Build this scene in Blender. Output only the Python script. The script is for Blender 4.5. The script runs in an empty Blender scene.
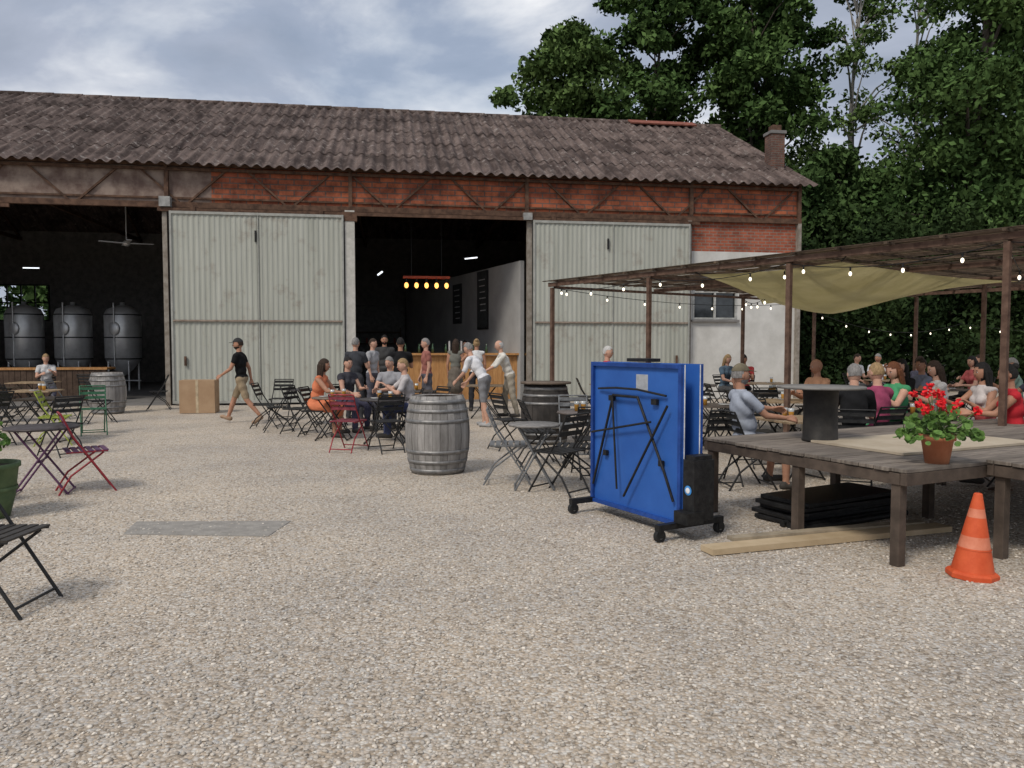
import bpy, math, random
import numpy as np
from mathutils import Vector, Matrix
R=math.radians
random.seed(7); rng=np.random.default_rng(7)
sc=bpy.context.scene
COL=sc.collection
# ---------------------------------------------------------------- materials
_mc={}
def M(name,col,rough=.75,metal=0.,col2=None,scale=6.,bump=.1,bs=60.,isl=0.,st=(1,1,1),emit=0.,lo=.35,hi=.68,spec=.3,trl=0.,matte=False):
    if name in _mc: return _mc[name]
    m=bpy.data.materials.new(name); m.use_nodes=True; _mc[name]=m
    N=m.node_tree.nodes; L=m.node_tree.links; b=N['Principled BSDF']
    b.inputs['Roughness'].default_value=rough; b.inputs['Metallic'].default_value=metal
    b.inputs['Specular IOR Level'].default_value=spec
    tc=N.new('ShaderNodeTexCoord'); mp=N.new('ShaderNodeMapping'); mp.inputs['Scale'].default_value=st
    L.new(tc.outputs['Object'],mp.inputs[0])
    n=N.new('ShaderNodeTexNoise'); n.inputs['Scale'].default_value=scale; n.inputs['Detail'].default_value=5; n.inputs['Roughness'].default_value=.62
    L.new(mp.outputs[0],n.inputs['Vector'])
    cr=N.new('ShaderNodeValToRGB'); e=cr.color_ramp.elements
    if col2 is None: col2=tuple(min(1,c*1.35+.004) for c in col); col=tuple(c*.72 for c in col)
    e[0].position=lo; e[0].color=(*col,1); e[1].position=hi; e[1].color=(*col2,1)
    L.new(n.outputs['Fac'],cr.inputs[0]); out=cr.outputs[0]
    if isl>0:
        g=N.new('ShaderNodeNewGeometry'); mr=N.new('ShaderNodeMapRange')
        mr.inputs['To Min'].default_value=1-isl; mr.inputs['To Max'].default_value=1+isl
        L.new(g.outputs['Random Per Island'],mr.inputs['Value'])
        mx=N.new('ShaderNodeVectorMath'); mx.operation='SCALE'
        L.new(out,mx.inputs[0]); L.new(mr.outputs[0],mx.inputs['Scale']); out=mx.outputs[0]
    L.new(out,b.inputs['Base Color'])
    if emit>0:
        b.inputs['Emission Color'].default_value=(*col2,1); b.inputs['Emission Strength'].default_value=emit
    if matte:
        d=N.new('ShaderNodeBsdfDiffuse'); L.new(out,d.inputs[0]); L.new(d.outputs[0],N['Material Output'].inputs[0]); return m
    if bump>0:
        n2=N.new('ShaderNodeTexNoise'); n2.inputs['Scale'].default_value=bs; n2.inputs['Detail'].default_value=3
        L.new(mp.outputs[0],n2.inputs['Vector'])
        bp=N.new('ShaderNodeBump'); bp.inputs['Strength'].default_value=bump; bp.inputs['Distance'].default_value=.02
        L.new(n2.outputs['Fac'],bp.inputs['Height']); L.new(bp.outputs[0],b.inputs['Normal'])
    if trl>0:
        t=N.new('ShaderNodeBsdfTranslucent'); L.new(out,t.inputs['Color'])
        ms=N.new('ShaderNodeMixShader'); ms.inputs[0].default_value=trl
        L.new(b.outputs[0],ms.inputs[1]); L.new(t.outputs[0],ms.inputs[2]); L.new(ms.outputs[0],N['Material Output'].inputs[0])
    return m
def brick_mat(name,c1,c2,mortar,bw=.3,bh=.1,grime=.5,ms=.012):
    m=bpy.data.materials.new(name); m.use_nodes=True
    N=m.node_tree.nodes; L=m.node_tree.links; b=N['Principled BSDF']; b.inputs['Roughness'].default_value=.9
    tc=N.new('ShaderNodeTexCoord'); sp=N.new('ShaderNodeSeparateXYZ'); ad=N.new('ShaderNodeMath'); cb=N.new('ShaderNodeCombineXYZ')
    L.new(tc.outputs['Object'],sp.inputs[0]); L.new(sp.outputs[0],ad.inputs[0]); L.new(sp.outputs[1],ad.inputs[1])
    L.new(ad.outputs[0],cb.inputs[0]); L.new(sp.outputs[2],cb.inputs[1])
    br=N.new('ShaderNodeTexBrick'); br.inputs['Scale'].default_value=1; br.inputs['Brick Width'].default_value=bw; br.inputs['Row Height'].default_value=bh
    br.inputs['Mortar Size'].default_value=ms; br.inputs['Color1'].default_value=(*c1,1); br.inputs['Color2'].default_value=(*c2,1); br.inputs['Mortar'].default_value=(*mortar,1)
    L.new(cb.outputs[0],br.inputs['Vector'])
    n=N.new('ShaderNodeTexNoise'); n.inputs['Scale'].default_value=1.3; n.inputs['Detail'].default_value=8; n.inputs['Roughness'].default_value=.72
    L.new(tc.outputs['Object'],n.inputs['Vector'])
    cr=N.new('ShaderNodeValToRGB'); e=cr.color_ramp.elements; e[0].position=.38; e[0].color=(1-grime,)*3+(1,); e[1].position=.6; e[1].color=(1.1,1.1,1.1,1)
    L.new(n.outputs['Fac'],cr.inputs[0])
    mx=N.new('ShaderNodeVectorMath'); mx.operation='MULTIPLY'; L.new(br.outputs['Color'],mx.inputs[0]); L.new(cr.outputs[0],mx.inputs[1])
    L.new(mx.outputs[0],b.inputs['Base Color'])
    bp=N.new('ShaderNodeBump'); bp.invert=True; bp.inputs['Strength'].default_value=.6; bp.inputs['Distance'].default_value=.015
    L.new(br.outputs['Fac'],bp.inputs['Height']); L.new(bp.outputs[0],b.inputs['Normal'])
    return m
# ---------------------------------------------------------------- mesh builder
class MB:
    def __init__(s): s.v=[];s.f=[];s.m=[];s.sm=[];s.mats=[]
    def mi(s,mat):
        if mat not in s.mats: s.mats.append(mat)
        return s.mats.index(mat)
    def add(s,vs,fs,mat,sm=False,T=None,mids=None):
        o=len(s.v)
        if T is not None: vs=[T@Vector(v) for v in vs]
        s.v.extend([tuple(v) for v in vs]); k=s.mi(mat) if mids is None else 0
        for i,f in enumerate(fs):
            s.f.append([a+o for a in f]); s.m.append(k if mids is None else mids[i]); s.sm.append(sm)
    def box(s,c,size,mat,rz=0,T=None):
        x,y,z=[a/2 for a in size]
        vs=[(-x,-y,-z),(x,-y,-z),(x,y,-z),(-x,y,-z),(-x,-y,z),(x,-y,z),(x,y,z),(-x,y,z)]
        A=Matrix.Translation(c)@Matrix.Rotation(rz,4,'Z')
        if T is not None: A=A@T
        s.add(vs,[(0,3,2,1),(4,5,6,7),(0,1,5,4),(1,2,6,5),(2,3,7,6),(3,0,4,7)],mat,T=A)
    def beam(s,p0,p1,w,h,mat):
        p0=Vector(p0);p1=Vector(p1);d=p1-p0;l=d.length;q=d.to_track_quat('X','Z').to_matrix().to_4x4()
        x,y,z=l/2,w/2,h/2
        vs=[(-x,-y,-z),(x,-y,-z),(x,y,-z),(-x,y,-z),(-x,-y,z),(x,-y,z),(x,y,z),(-x,y,z)]
        s.add(vs,[(0,3,2,1),(4,5,6,7),(0,1,5,4),(1,2,6,5),(2,3,7,6),(3,0,4,7)],mat,T=Matrix.Translation((p0+p1)/2)@q)
    def tube(s,p0,p1,r,mat,r1=None,n=8):
        if r1 is None:r1=r
        p0=Vector(p0);p1=Vector(p1);d=p1-p0
        if d.length<1e-6:return
        q=d.to_track_quat('Z','Y').to_matrix()
        vs=[];
        for (p,rr) in ((p0,r),(p1,r1)):
            for i in range(n):
                a=2*math.pi*i/n; vs.append(p+q@Vector((math.cos(a)*rr,math.sin(a)*rr,0)))
        fs=[(i,(i+1)%n,n+(i+1)%n,n+i) for i in range(n)]
        s.add(vs,fs,mat,True); s.add(vs,[tuple(range(n-1,-1,-1)),tuple(range(n,2*n))],mat)
    def path(s,pts,r,mat,n=8,r1=None):
        k=len(pts)-1
        for i in range(k):
            a=r if r1 is None else r+(r1-r)*i/k; b=r if r1 is None else r+(r1-r)*(i+1)/k
            s.tube(pts[i],pts[i+1],a,mat,b,n)
            if i>0: s.ell(pts[i],(a*.99,)*3,mat,n,4)
    def lathe(s,prof,mat,c=(0,0,0),n=24,sm=True,a0=0,a1=2*math.pi,T=None):
        full=abs(a1-a0-2*math.pi)<1e-6; cols=n if full else n+1
        vs=[]
        for (r,z) in prof:
            for i in range(cols):
                a=a0+(a1-a0)*i/n; vs.append((c[0]+r*math.cos(a),c[1]+r*math.sin(a),c[2]+z))
        fs=[]
        for j in range(len(prof)-1):
            for i in range(n):
                i2=(i+1)%cols; fs.append((j*cols+i,j*cols+i2,(j+1)*cols+i2,(j+1)*cols+i))
        s.add(vs,fs,mat,sm,T=T)
    def ell(s,c,rad,mat,n=12,m=8,T=None):
        vs=[(0,0,-1)];
        for j in range(1,m):
            p=-math.pi/2+math.pi*j/m
            for i in range(n):
                a=2*math.pi*i/n; vs.append((math.cos(p)*math.cos(a),math.cos(p)*math.sin(a),math.sin(p)))
        vs.append((0,0,1)); fs=[]
        for i in range(n): fs.append((0,1+(i+1)%n,1+i))
        for j in range(m-2):
            for i in range(n): fs.append((1+j*n+i,1+j*n+(i+1)%n,1+(j+1)*n+(i+1)%n,1+(j+1)*n+i))
        t=len(vs)-1
        for i in range(n): fs.append((t,1+(m-2)*n+i,1+(m-2)*n+(i+1)%n))
        A=Matrix.Translation(c)
        if T is not None:A=A@T
        A=A@Matrix.Diagonal((*rad,1)); s.add(vs,fs,mat,True,T=A)
    def corr(s,o,ax,ay,an,lx,ly,pitch,amp,mat,ppw=6,trap=False,jit=0.):
        o=Vector(o);ax=Vector(ax);ay=Vector(ay);an=Vector(an); k=max(2,int(lx/pitch*ppw)); vs=[];fs=[]
        for i in range(k+1):
            x=lx*i/k; ph=2*math.pi*x/pitch; h=math.sin(ph)
            if trap:h=max(-1,min(1,h*2.2))
            p=o+ax*x+an*(h*amp); j=random.uniform(-jit,jit)
            vs.append(p+ay*j); vs.append(p+ay*ly)
        for i in range(k): fs.append((2*i,2*i+2,2*i+3,2*i+1))
        s.add(vs,fs,mat,not trap)
    def obj(s,name,loc=(0,0,0),rz=0,parent=None,bevel=0):
        me=bpy.data.meshes.new(name); me.from_pydata(s.v,[],s.f)
        for m in s.mats: me.materials.append(m)
        me.polygons.foreach_set('material_index',s.m); me.polygons.foreach_set('use_smooth',s.sm); me.update()
        o=bpy.data.objects.new(name,me); COL.objects.link(o); o.location=loc; o.rotation_euler=(0,0,rz)
        if parent: o.parent=parent
        if bevel>0:
            b=o.modifiers.new('bevel','BEVEL'); b.width=bevel; b.segments=2; b.limit_method='ANGLE'; b.angle_limit=R(50)
        return o
def empty(name,loc=(0,0,0),rz=0):
    o=bpy.data.objects.new(name,None); COL.objects.link(o); o.location=loc; o.rotation_euler=(0,0,rz); return o
def npmesh(name,V,F,mat,parent=None,loc=(0,0,0)):
    me=bpy.data.meshes.new(name); n=len(V); k,c=F.shape
    me.vertices.add(n); me.vertices.foreach_set('co',V.astype(np.float32).ravel())
    me.loops.add(k*c); me.loops.foreach_set('vertex_index',F.astype(np.int32).ravel())
    me.polygons.add(k); me.polygons.foreach_set('loop_start',np.arange(0,k*c,c,dtype=np.int32))
    try: me.polygons.foreach_set('loop_total',np.full(k,c,dtype=np.int32))
    except Exception: pass
    me.update(calc_edges=True); me.materials.append(mat)
    o=bpy.data.objects.new(name,me); COL.objects.link(o); o.location=loc
    if parent:o.parent=parent
    return o
# ---------------------------------------------------------------- camera / world / sun
cd=bpy.data.cameras.new('camera'); cam=bpy.data.objects.new('camera',cd); COL.objects.link(cam); sc.camera=cam
cam.location=(0,0,1.6); cam.rotation_euler=(R(90-2.83),0,0); cd.sensor_width=36; cd.lens=27; cd.clip_end=2000; cd.clip_start=.05
sc.view_settings.view_transform='Standard'; sc.view_settings.look='None'; sc.view_settings.exposure=0
w=bpy.data.worlds.new('World'); sc.world=w; w.use_nodes=True; N=w.node_tree.nodes; L=w.node_tree.links
bg=N['Background']; bg.inputs[1].default_value=.12
sky=N.new('ShaderNodeTexSky'); sky.sky_type='NISHITA'; sky.sun_disc=False; sky.sun_elevation=R(48); sky.sun_rotation=R(215); sky.air_density=1.2; sky.dust_density=2
tc=N.new('ShaderNodeTexCoord'); mp=N.new('ShaderNodeMapping'); mp.inputs['Scale'].default_value=(1,1,2.2); mp.inputs['Location'].default_value=(1.35,.6,.5)
L.new(tc.outputs['Generated'],mp.inputs[0])
n1=N.new('ShaderNodeTexNoise'); n1.inputs['Scale'].default_value=2.6; n1.inputs['Detail'].default_value=7; n1.inputs['Roughness'].default_value=.54; n1.inputs['Distortion'].default_value=.3
L.new(mp.outputs[0],n1.inputs['Vector'])
cr=N.new('ShaderNodeValToRGB'); e=cr.color_ramp.elements
e[0].position=.36; e[0].color=(2.7,3.1,3.9,1); e[1].position=.60; e[1].color=(8.4,8.4,8.5,1)
x=e.new(.47); x.color=(3.6,4.0,4.9,1); x=e.new(.53); x.color=(5.5,5.8,6.4,1)
L.new(n1.outputs['Fac'],cr.inputs[0])
n2=N.new('ShaderNodeTexNoise'); n2.inputs['Scale'].default_value=1.9; n2.inputs['Detail'].default_value=5
L.new(mp.outputs[0],n2.inputs['Vector'])
c2=N.new('ShaderNodeValToRGB'); c2.color_ramp.elements[0].position=.38; c2.color_ramp.elements[0].color=(.62,.62,.62,1); c2.color_ramp.elements[1].position=.5
L.new(n2.outputs['Fac'],c2.inputs[0])
mx=N.new('ShaderNodeMix'); mx.data_type='RGBA'; L.new(c2.outputs[0],mx.inputs[0]); L.new(sky.outputs[0],mx.inputs[6]); L.new(cr.outputs[0],mx.inputs[7])
L.new(mx.outputs[2],bg.inputs[0])
sd=bpy.data.lights.new('sun','SUN'); sd.energy=2.1; sd.angle=R(14); sd.color=(1,.93,.83); so=bpy.data.objects.new('sun',sd); COL.objects.link(so)
dv=Vector((-math.sin(R(35))*math.cos(R(48)),-math.cos(R(35))*math.cos(R(48)),math.sin(R(48))))
so.rotation_euler=dv.to_track_quat('Z','Y').to_euler()
# ---------------------------------------------------------------- ground
def gravel():
    m=bpy.data.materials.new('gravel'); m.use_nodes=True; N=m.node_tree.nodes; L=m.node_tree.links; b=N['Principled BSDF']; b.inputs['Roughness'].default_value=.9; b.inputs['Specular IOR Level'].default_value=.2
    tc=N.new('ShaderNodeTexCoord')
    v=N.new('ShaderNodeTexVoronoi'); v.inputs['Scale'].default_value=58; v.inputs['Randomness'].default_value=1; L.new(tc.outputs['Object'],v.inputs['Vector'])
    sp=N.new('ShaderNodeSeparateColor'); L.new(v.outputs['Color'],sp.inputs[0])
    cr=N.new('ShaderNodeValToRGB'); e=cr.color_ramp.elements; cr.color_ramp.interpolation='LINEAR'
    e[0].position=0; e[0].color=(.26,.22,.18,1); e[1].position=1; e[1].color=(.72,.69,.63,1)
    for p,c in ((.15,(.42,.36,.29)),(.4,(.53,.45,.36)),(.55,(.48,.455,.42)),(.75,(.59,.52,.44)),(.88,(.54,.52,.49))):
        q=e.new(p); q.color=(*c,1)
    L.new(sp.outputs[0],cr.inputs[0])
    n=N.new('ShaderNodeTexNoise'); n.inputs['Scale'].default_value=.45; n.inputs['Detail'].default_value=6; n.inputs['Roughness'].default_value=.65; L.new(tc.outputs['Object'],n.inputs['Vector'])
    c2=N.new('ShaderNodeValToRGB'); f=c2.color_ramp.elements; f[0].position=.32; f[0].color=(.76,.765,.78,1); f[1].position=.68; f[1].color=(1.12,1.08,1.02,1)
    L.new(n.outputs['Fac'],c2.inputs[0])
    mu=N.new('ShaderNodeVectorMath'); mu.operation='MULTIPLY'; L.new(cr.outputs[0],mu.inputs[0]); L.new(c2.outputs[0],mu.inputs[1])
    c3=N.new('ShaderNodeValToRGB'); g=c3.color_ramp.elements; g[0].position=.45; g[0].color=(1,1,1,1); g[1].position=.85; g[1].color=(.68,.65,.61,1)  # darkens cell edges: occlusion shade between stones painted into the colour
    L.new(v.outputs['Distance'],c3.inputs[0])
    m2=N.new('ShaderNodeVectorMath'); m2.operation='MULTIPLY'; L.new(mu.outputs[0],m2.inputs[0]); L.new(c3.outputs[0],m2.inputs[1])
    L.new(m2.outputs[0],b.inputs['Base Color'])
    n3=N.new('ShaderNodeTexNoise'); n3.inputs['Scale'].default_value=9; n3.inputs['Detail'].default_value=4; L.new(tc.outputs['Object'],n3.inputs['Vector'])
    b1=N.new('ShaderNodeBump'); b1.invert=True; b1.inputs['Strength'].default_value=.75; b1.inputs['Distance'].default_value=.010; L.new(v.outputs['Distance'],b1.inputs['Height'])
    b2=N.new('ShaderNodeBump'); b2.inputs['Strength'].default_value=.5; b2.inputs['Distance'].default_value=.035; L.new(n3.outputs['Fac'],b2.inputs['Height']); L.new(b1.outputs[0],b2.inputs['Normal'])
    L.new(b2.outputs[0],b.inputs['Normal'])
    return m
mb=MB(); mb.add([(-500,-500,-.004),(500,-500,-.004),(500,500,-.004),(-500,500,-.004)],[(0,1,2,3)],M('soil_grass',(.04,.05,.02),.95,col2=(.07,.08,.035),scale=.5)); mb.obj('ground')
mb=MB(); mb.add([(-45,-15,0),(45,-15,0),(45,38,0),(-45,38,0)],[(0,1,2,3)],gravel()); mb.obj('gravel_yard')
def pebbles(n):
    t=(1+5**.5)/2; ico=np.array([(-1,t,0),(1,t,0),(-1,-t,0),(1,-t,0),(0,-1,t),(0,1,t),(0,-1,-t),(0,1,-t),(t,0,-1),(t,0,1),(-t,0,-1),(-t,0,1)],float); ico/=np.linalg.norm(ico[0])
    F=np.array([(0,11,5),(0,5,1),(0,1,7),(0,7,10),(0,10,11),(1,5,9),(5,11,4),(11,10,2),(10,7,6),(7,1,8),(3,9,4),(3,4,2),(3,2,6),(3,6,8),(3,8,9),(4,9,5),(2,4,11),(6,2,10),(8,6,7),(9,8,1)])
    y=2.2+7.5*rng.random(n)**1.4; x=(rng.random(n)*2-1)*(y*.72+.3)
    s=.004+.008*rng.random(n)**2
    V=ico[None]*(1+.25*rng.normal(size=(n,12,1)))*np.stack([s*(1+.5*rng.random(n)),s,s*.6],1)[:,None]
    a=rng.random(n)*6.283; c,sn=np.cos(a)[:,None],np.sin(a)[:,None]
    X=V[...,0]*c-V[...,1]*sn; Y=V[...,0]*sn+V[...,1]*c
    V=np.stack([X+x[:,None],Y+y[:,None],V[...,2]+s[:,None]*.25],2).reshape(-1,3)
    FF=(F[None]+12*np.arange(n)[:,None,None]).reshape(-1,3)
    npmesh('loose_gravel',V,FF,M('pebble',(.42,.37,.31),.85,col2=(.62,.57,.50),scale=30,bump=0,isl=.35,matte=True))
pebbles(32000)
mb=MB(); cs=M('slab_concrete',(.22,.205,.185),.9,col2=(.33,.31,.28),scale=9,bump=.5,lo=.3)
mb.add([(-3.3,6.45,.006),(-2.05,6.38,.006),(-2.02,6.95,.006),(-3.42,6.92,.006),(-3.3,6.45,-.02),(-2.05,6.38,-.02),(-2.02,6.95,-.02),(-3.42,6.92,-.02)],[(0,1,2,3),(0,4,5,1),(1,5,6,2),(2,6,7,3),(3,7,4,0)],cs); mb.obj('concrete_slab')
# ---------------------------------------------------------------- warehouse
rust=M('rust_steel',(.055,.03,.02),.85,col2=(.15,.085,.055),scale=7)
brick=brick_mat('hollow_brick',(.46,.13,.055),(.30,.08,.04),(.16,.10,.08),.42,.15,.68,.018)
beigep=M('old_render_band',(.14,.095,.08),.95,col2=(.30,.235,.195),scale=1.6,bump=.2,lo=.4,hi=.6)
white=M('white_render',(.50,.49,.46),.9,col2=(.66,.65,.62),scale=1.5,bump=.1)
blockw=M('grey_block',(.2,.19,.18),.95,col2=(.3,.29,.27),scale=3)
def doormat():
    m=M('door_steel_grey',(.33,.34,.295),.6,col2=(.45,.46,.41),scale=1.0,bump=.04,st=(4,4,.3),lo=.3,hi=.7)
    N=m.node_tree.nodes; L=m.node_tree.links; b=N['Principled BSDF']; src=b.inputs['Base Color'].links[0].from_socket
    tc=N.new('ShaderNodeTexCoord'); n=N.new('ShaderNodeTexNoise'); n.inputs['Scale'].default_value=1.7; n.inputs['Detail'].default_value=9; n.inputs['Roughness'].default_value=.75; L.new(tc.outputs['Object'],n.inputs['Vector'])
    c=N.new('ShaderNodeValToRGB'); e=c.color_ramp.elements; e[0].position=.54; e[0].color=(0,0,0,1); e[1].position=.70; e[1].color=(.7,.7,.7,1); L.new(n.outputs['Fac'],c.inputs[0])
    mx=N.new('ShaderNodeMix'); mx.data_type='RGBA'; L.new(c.outputs[0],mx.inputs[0]); L.new(src,mx.inputs[6]); mx.inputs[7].default_value=(.24,.20,.16,1); L.new(mx.outputs[2],b.inputs['Base Color']); return m
doorm=doormat()
dark=M('interior_dark',(.04,.035,.03),.9); concrete=M('floor_concrete',(.16,.155,.15),.8,col2=(.24,.23,.22),scale=2)
wood=M('bar_wood',(.36,.17,.06),.55,col2=(.52,.28,.11),scale=3,st=(6,6,1))
darkwood=M('dark_wood',(.05,.03,.02),.7,col2=(.1,.065,.045),scale=5)
steel=M('stainless',(.55,.55,.55),.4,.5,col2=(.75,.75,.75),scale=3,bump=0)
black=M('black_metal',(.012,.012,.013),.5,.3,col2=(.03,.03,.03),scale=20)
warm=M('warm_bulb',(1,.5,.12),.5,col2=(1,.42,.10),bump=0,emit=3)
def roofmat():
    m=bpy.data.materials.new('fibre_cement'); m.use_nodes=True; N=m.node_tree.nodes; L=m.node_tree.links; b=N['Principled BSDF']; b.inputs['Roughness'].default_value=.95
    b.inputs['Specular IOR Level'].default_value=.15
    tc=N.new('ShaderNodeTexCoord')
    mp=N.new('ShaderNodeMapping'); mp.inputs['Scale'].default_value=(1.8,.22,.22); L.new(tc.outputs['Object'],mp.inputs[0])
    def nz(s,d,vec):
        n=N.new('ShaderNodeTexNoise'); n.inputs['Scale'].default_value=s; n.inputs['Detail'].default_value=d; n.inputs['Roughness'].default_value=.72; L.new(vec,n.inputs['Vector']); return n.outputs['Fac']
    def rp(f,a,ca,b_,cb):
        c=N.new('ShaderNodeValToRGB'); e=c.color_ramp.elements; e[0].position=a; e[0].color=(*ca,1); e[1].position=b_; e[1].color=(*cb,1); L.new(f,c.inputs[0]); return c.outputs[0]
    base=rp(nz(2.2,8,mp.outputs[0]),.36,(.042,.03,.027),.62,(.165,.125,.11))
    pale=rp(nz(5,9,tc.outputs['Object']),.56,(0,0,0),.67,(1,1,1))
    mx=N.new('ShaderNodeMix'); mx.data_type='RGBA'; L.new(pale,mx.inputs[0]); L.new(base,mx.inputs[6]); mx.inputs[7].default_value=(.30,.265,.24,1)
    moss=rp(nz(.9,10,tc.outputs['Object']),.50,(0,0,0),.60,(.85,.85,.85))
    m2=N.new('ShaderNodeMix'); m2.data_type='RGBA'; L.new(moss,m2.inputs[0]); L.new(mx.outputs[2],m2.inputs[6]); m2.inputs[7].default_value=(.042,.030,.026,1)
    L.new(m2.outputs[2],b.inputs['Base Color']); return m
rf=roofmat()
WH=empty('warehouse',(8.76,23.6,0),math.atan2(.156,.9877))
def hsh(n,mb,bev=0): return mb.obj(n,parent=WH,bevel=bev)
LW=-33
mb=MB()
nr=5; y0,z0,y1,z1=-.38,6.38,7.0,10.2
sl=Vector((0,y1-y0,z1-z0)); L0=sl.length; sl.normalize(); nrm=Vector((0,-sl.z,sl.y))
for i in range(nr):
    o=Vector((LW,y0,z0))+sl*(L0/nr*i)
    up=(sl*(L0/nr+.12)-nrm*.022); ly=up.length
    mb.corr(o+nrm*.022,(1,0,0),up.normalized(),nrm,33.35,ly,.3,.042,rf,8,jit=.018)
sb=Vector((0,-sl.y,sl.z)); nb=Vector((0,sl.z,sl.y))
mb.corr(Vector((LW,14.4,6.35)),(1,0,0),sb,nb,33.35,L0+.03,.3,.042,rf,6)
for i in range(36):
    mb.tube((LW+i*.93,7,10.17),(LW+i*.93+.95,7,10.17),.10,rf,.12,8)
mb.box((-2.0,6.62,10.12),(2.6,.5,.05),M('red_ridge_tile',(.22,.075,.05),.9),T=Matrix.Rotation(R(27),4,'X'))
hsh('roof',mb)
mb=MB()
mb.box(((-33-17.07)/2,.125,5.93),(33-17.07,.25,1.06),beigep); mb.box((-17.07/2,.125,5.93),(17.07,.25,1.06),brick)
hsh('upper_wall',mb)
mb=MB()
mb.box((LW/2,-.04,6.44),(33,.1,.09),rust); mb.box((LW/2,-.05,5.37),(33,.13,.15),rust)
mb.box((LW/2,-.09,6.31),(33,.06,.07),rust); mb.box((LW/2,-.02,5.56),(33,.05,.05),rust)
xx=-32.6; k=0
while xx<-.3:
    mb.beam((xx,-.03,5.45 if k%2 else 6.3),(xx+.95,-.03,6.3 if k%2 else 5.45),.06,.05,rust)
    xx+=1.55 if k%2 else 1.2; k+=1
for s in (0.06,3.5,8.45,13.4,18.2,23,27.8,32.6): mb.box((-s,-.05,5.9),(.1,.12,1.0),rust)
hsh('steel_truss',mb)
mb=MB()
for s,ww in ((.06,.1),(3.56,.12),(8.38,.14),(18.25,.12),(27.6,.16)):
    mb.box((-s,-.06,2.65),(ww,.16,5.3),M('weathered_post',(.2,.17,.14),.9,col2=(.34,.31,.27)))
mb.box((-13.42,-.1,2.66),(.26,.25,5.32),M('white_pillar',(.42,.41,.37),.9,col2=(.58,.56,.52)))
mb.box((-13.42,-.14,5.15),(.4,.2,.25),rust); mb.box((-18.2,-.2,5.42),(.28,.2,.26),M('grey_lampbox',(.3,.3,.29)))
mb.box((-8.45,-.2,5.28),(.25,.16,.2),M('grey_lampbox',(.3,.3,.29)))
for a,b in ((-18.4,-3.3),(-33,-22)): mb.box(((a+b)/2,-.2,5.22),(b-a,.07,.09),rust)
hsh('posts_and_rails',mb)
mb=MB()
mb.box((-15.75,.12,2.67),(4.7,.2,5.33),blockw); mb.box((-5.95,.12,2.67),(4.75,.2,5.33),blockw); mb.box((-30.3,.12,2.67),(5.4,.2,5.33),blockw)
mb.box((-1.76,.13,4.9),(3.4,.24,.94),brick_mat('red_brick',(.42,.11,.055),(.30,.075,.04),(.26,.2,.16),.24,.09,.45,.012))
mb.box((-1.02,.12,2.215),(1.95,.22,4.43),white); mb.box((-3.45,.12,2.215),(.12,.22,4.43),white)
mb.box((-2.69,.12,1.2),(1.39,.22,2.4),white); mb.box((-2.69,.12,4.24),(1.39,.22,.38),white)
for xx in (-3.37,-2.69,-2.01): mb.box((xx,.03,3.22),(.06,.06,1.64),M('window_frame',(.4,.4,.38)))
for zz in (2.43,3.22,4.02): mb.box((-2.69,.028,zz),(1.42,.05,.05),M('window_frame',(.4,.4,.38)))
mb.box((-2.69,.1,3.22),(1.36,.01,1.62),M('dark_glass',(.03,.035,.04),.1,0,bump=0,spec=.8))
mb.box((-2.69,-.02,2.36),(1.5,.14,.06),concrete)
for xg in (-.0,LW):
    mb.add([(xg-.1,.25,0),(xg-.1,14,0),(xg-.1,14,6.5),(xg-.1,7,10.1),(xg-.1,.25,6.5),(xg+.1,.25,0),(xg+.1,14,0),(xg+.1,14,6.5),(xg+.1,7,10.1),(xg+.1,.25,6.5)],[(0,1,2,3,4),(9,8,7,6,5),(0,4,9,5),(4,3,8,9),(3,2,7,8),(2,1,6,7)],brick)
def holewall(y,holes,zt,mat,x0=LW,x1=0,th=.2):
    cur=x0
    for (a,b,z0_,z1_) in sorted(holes):
        mb.box(((cur+a)/2,y,zt/2),(a-cur,th,zt),mat); mb.box(((a+b)/2,y,z0_/2),(b-a,th,z0_),mat); mb.box(((a+b)/2,y,(z1_+zt)/2),(b-a,th,zt-z1_),mat); cur=b
    mb.box(((cur+x1)/2,y,zt/2),(x1-cur,th,zt),mat)
holes=[(-31.5,-29.2,2.7,4.2),(-29,-26.8,2.7,4.2),(-21.5,-20.2,2.6,3.6),(-13.7,-12.9,1.8,2.9)]
holewall(14,holes,6.5,M('inner_block',(.15,.145,.14),.95,col2=(.25,.24,.23)))
hsh('walls',mb)
mb=MB()
for (a,b,c_,d_) in holes:
    nx=4
    for i in range(nx+1): mb.box((a+(b-a)*i/nx,13.86,(c_+d_)/2),(.05,.06,d_-c_),black)
    for z_ in (c_,(c_+d_)/2,d_): mb.box(((a+b)/2,13.85,z_),(b-a,.05,.05),black)
hsh('rear_windows',mb)
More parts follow.
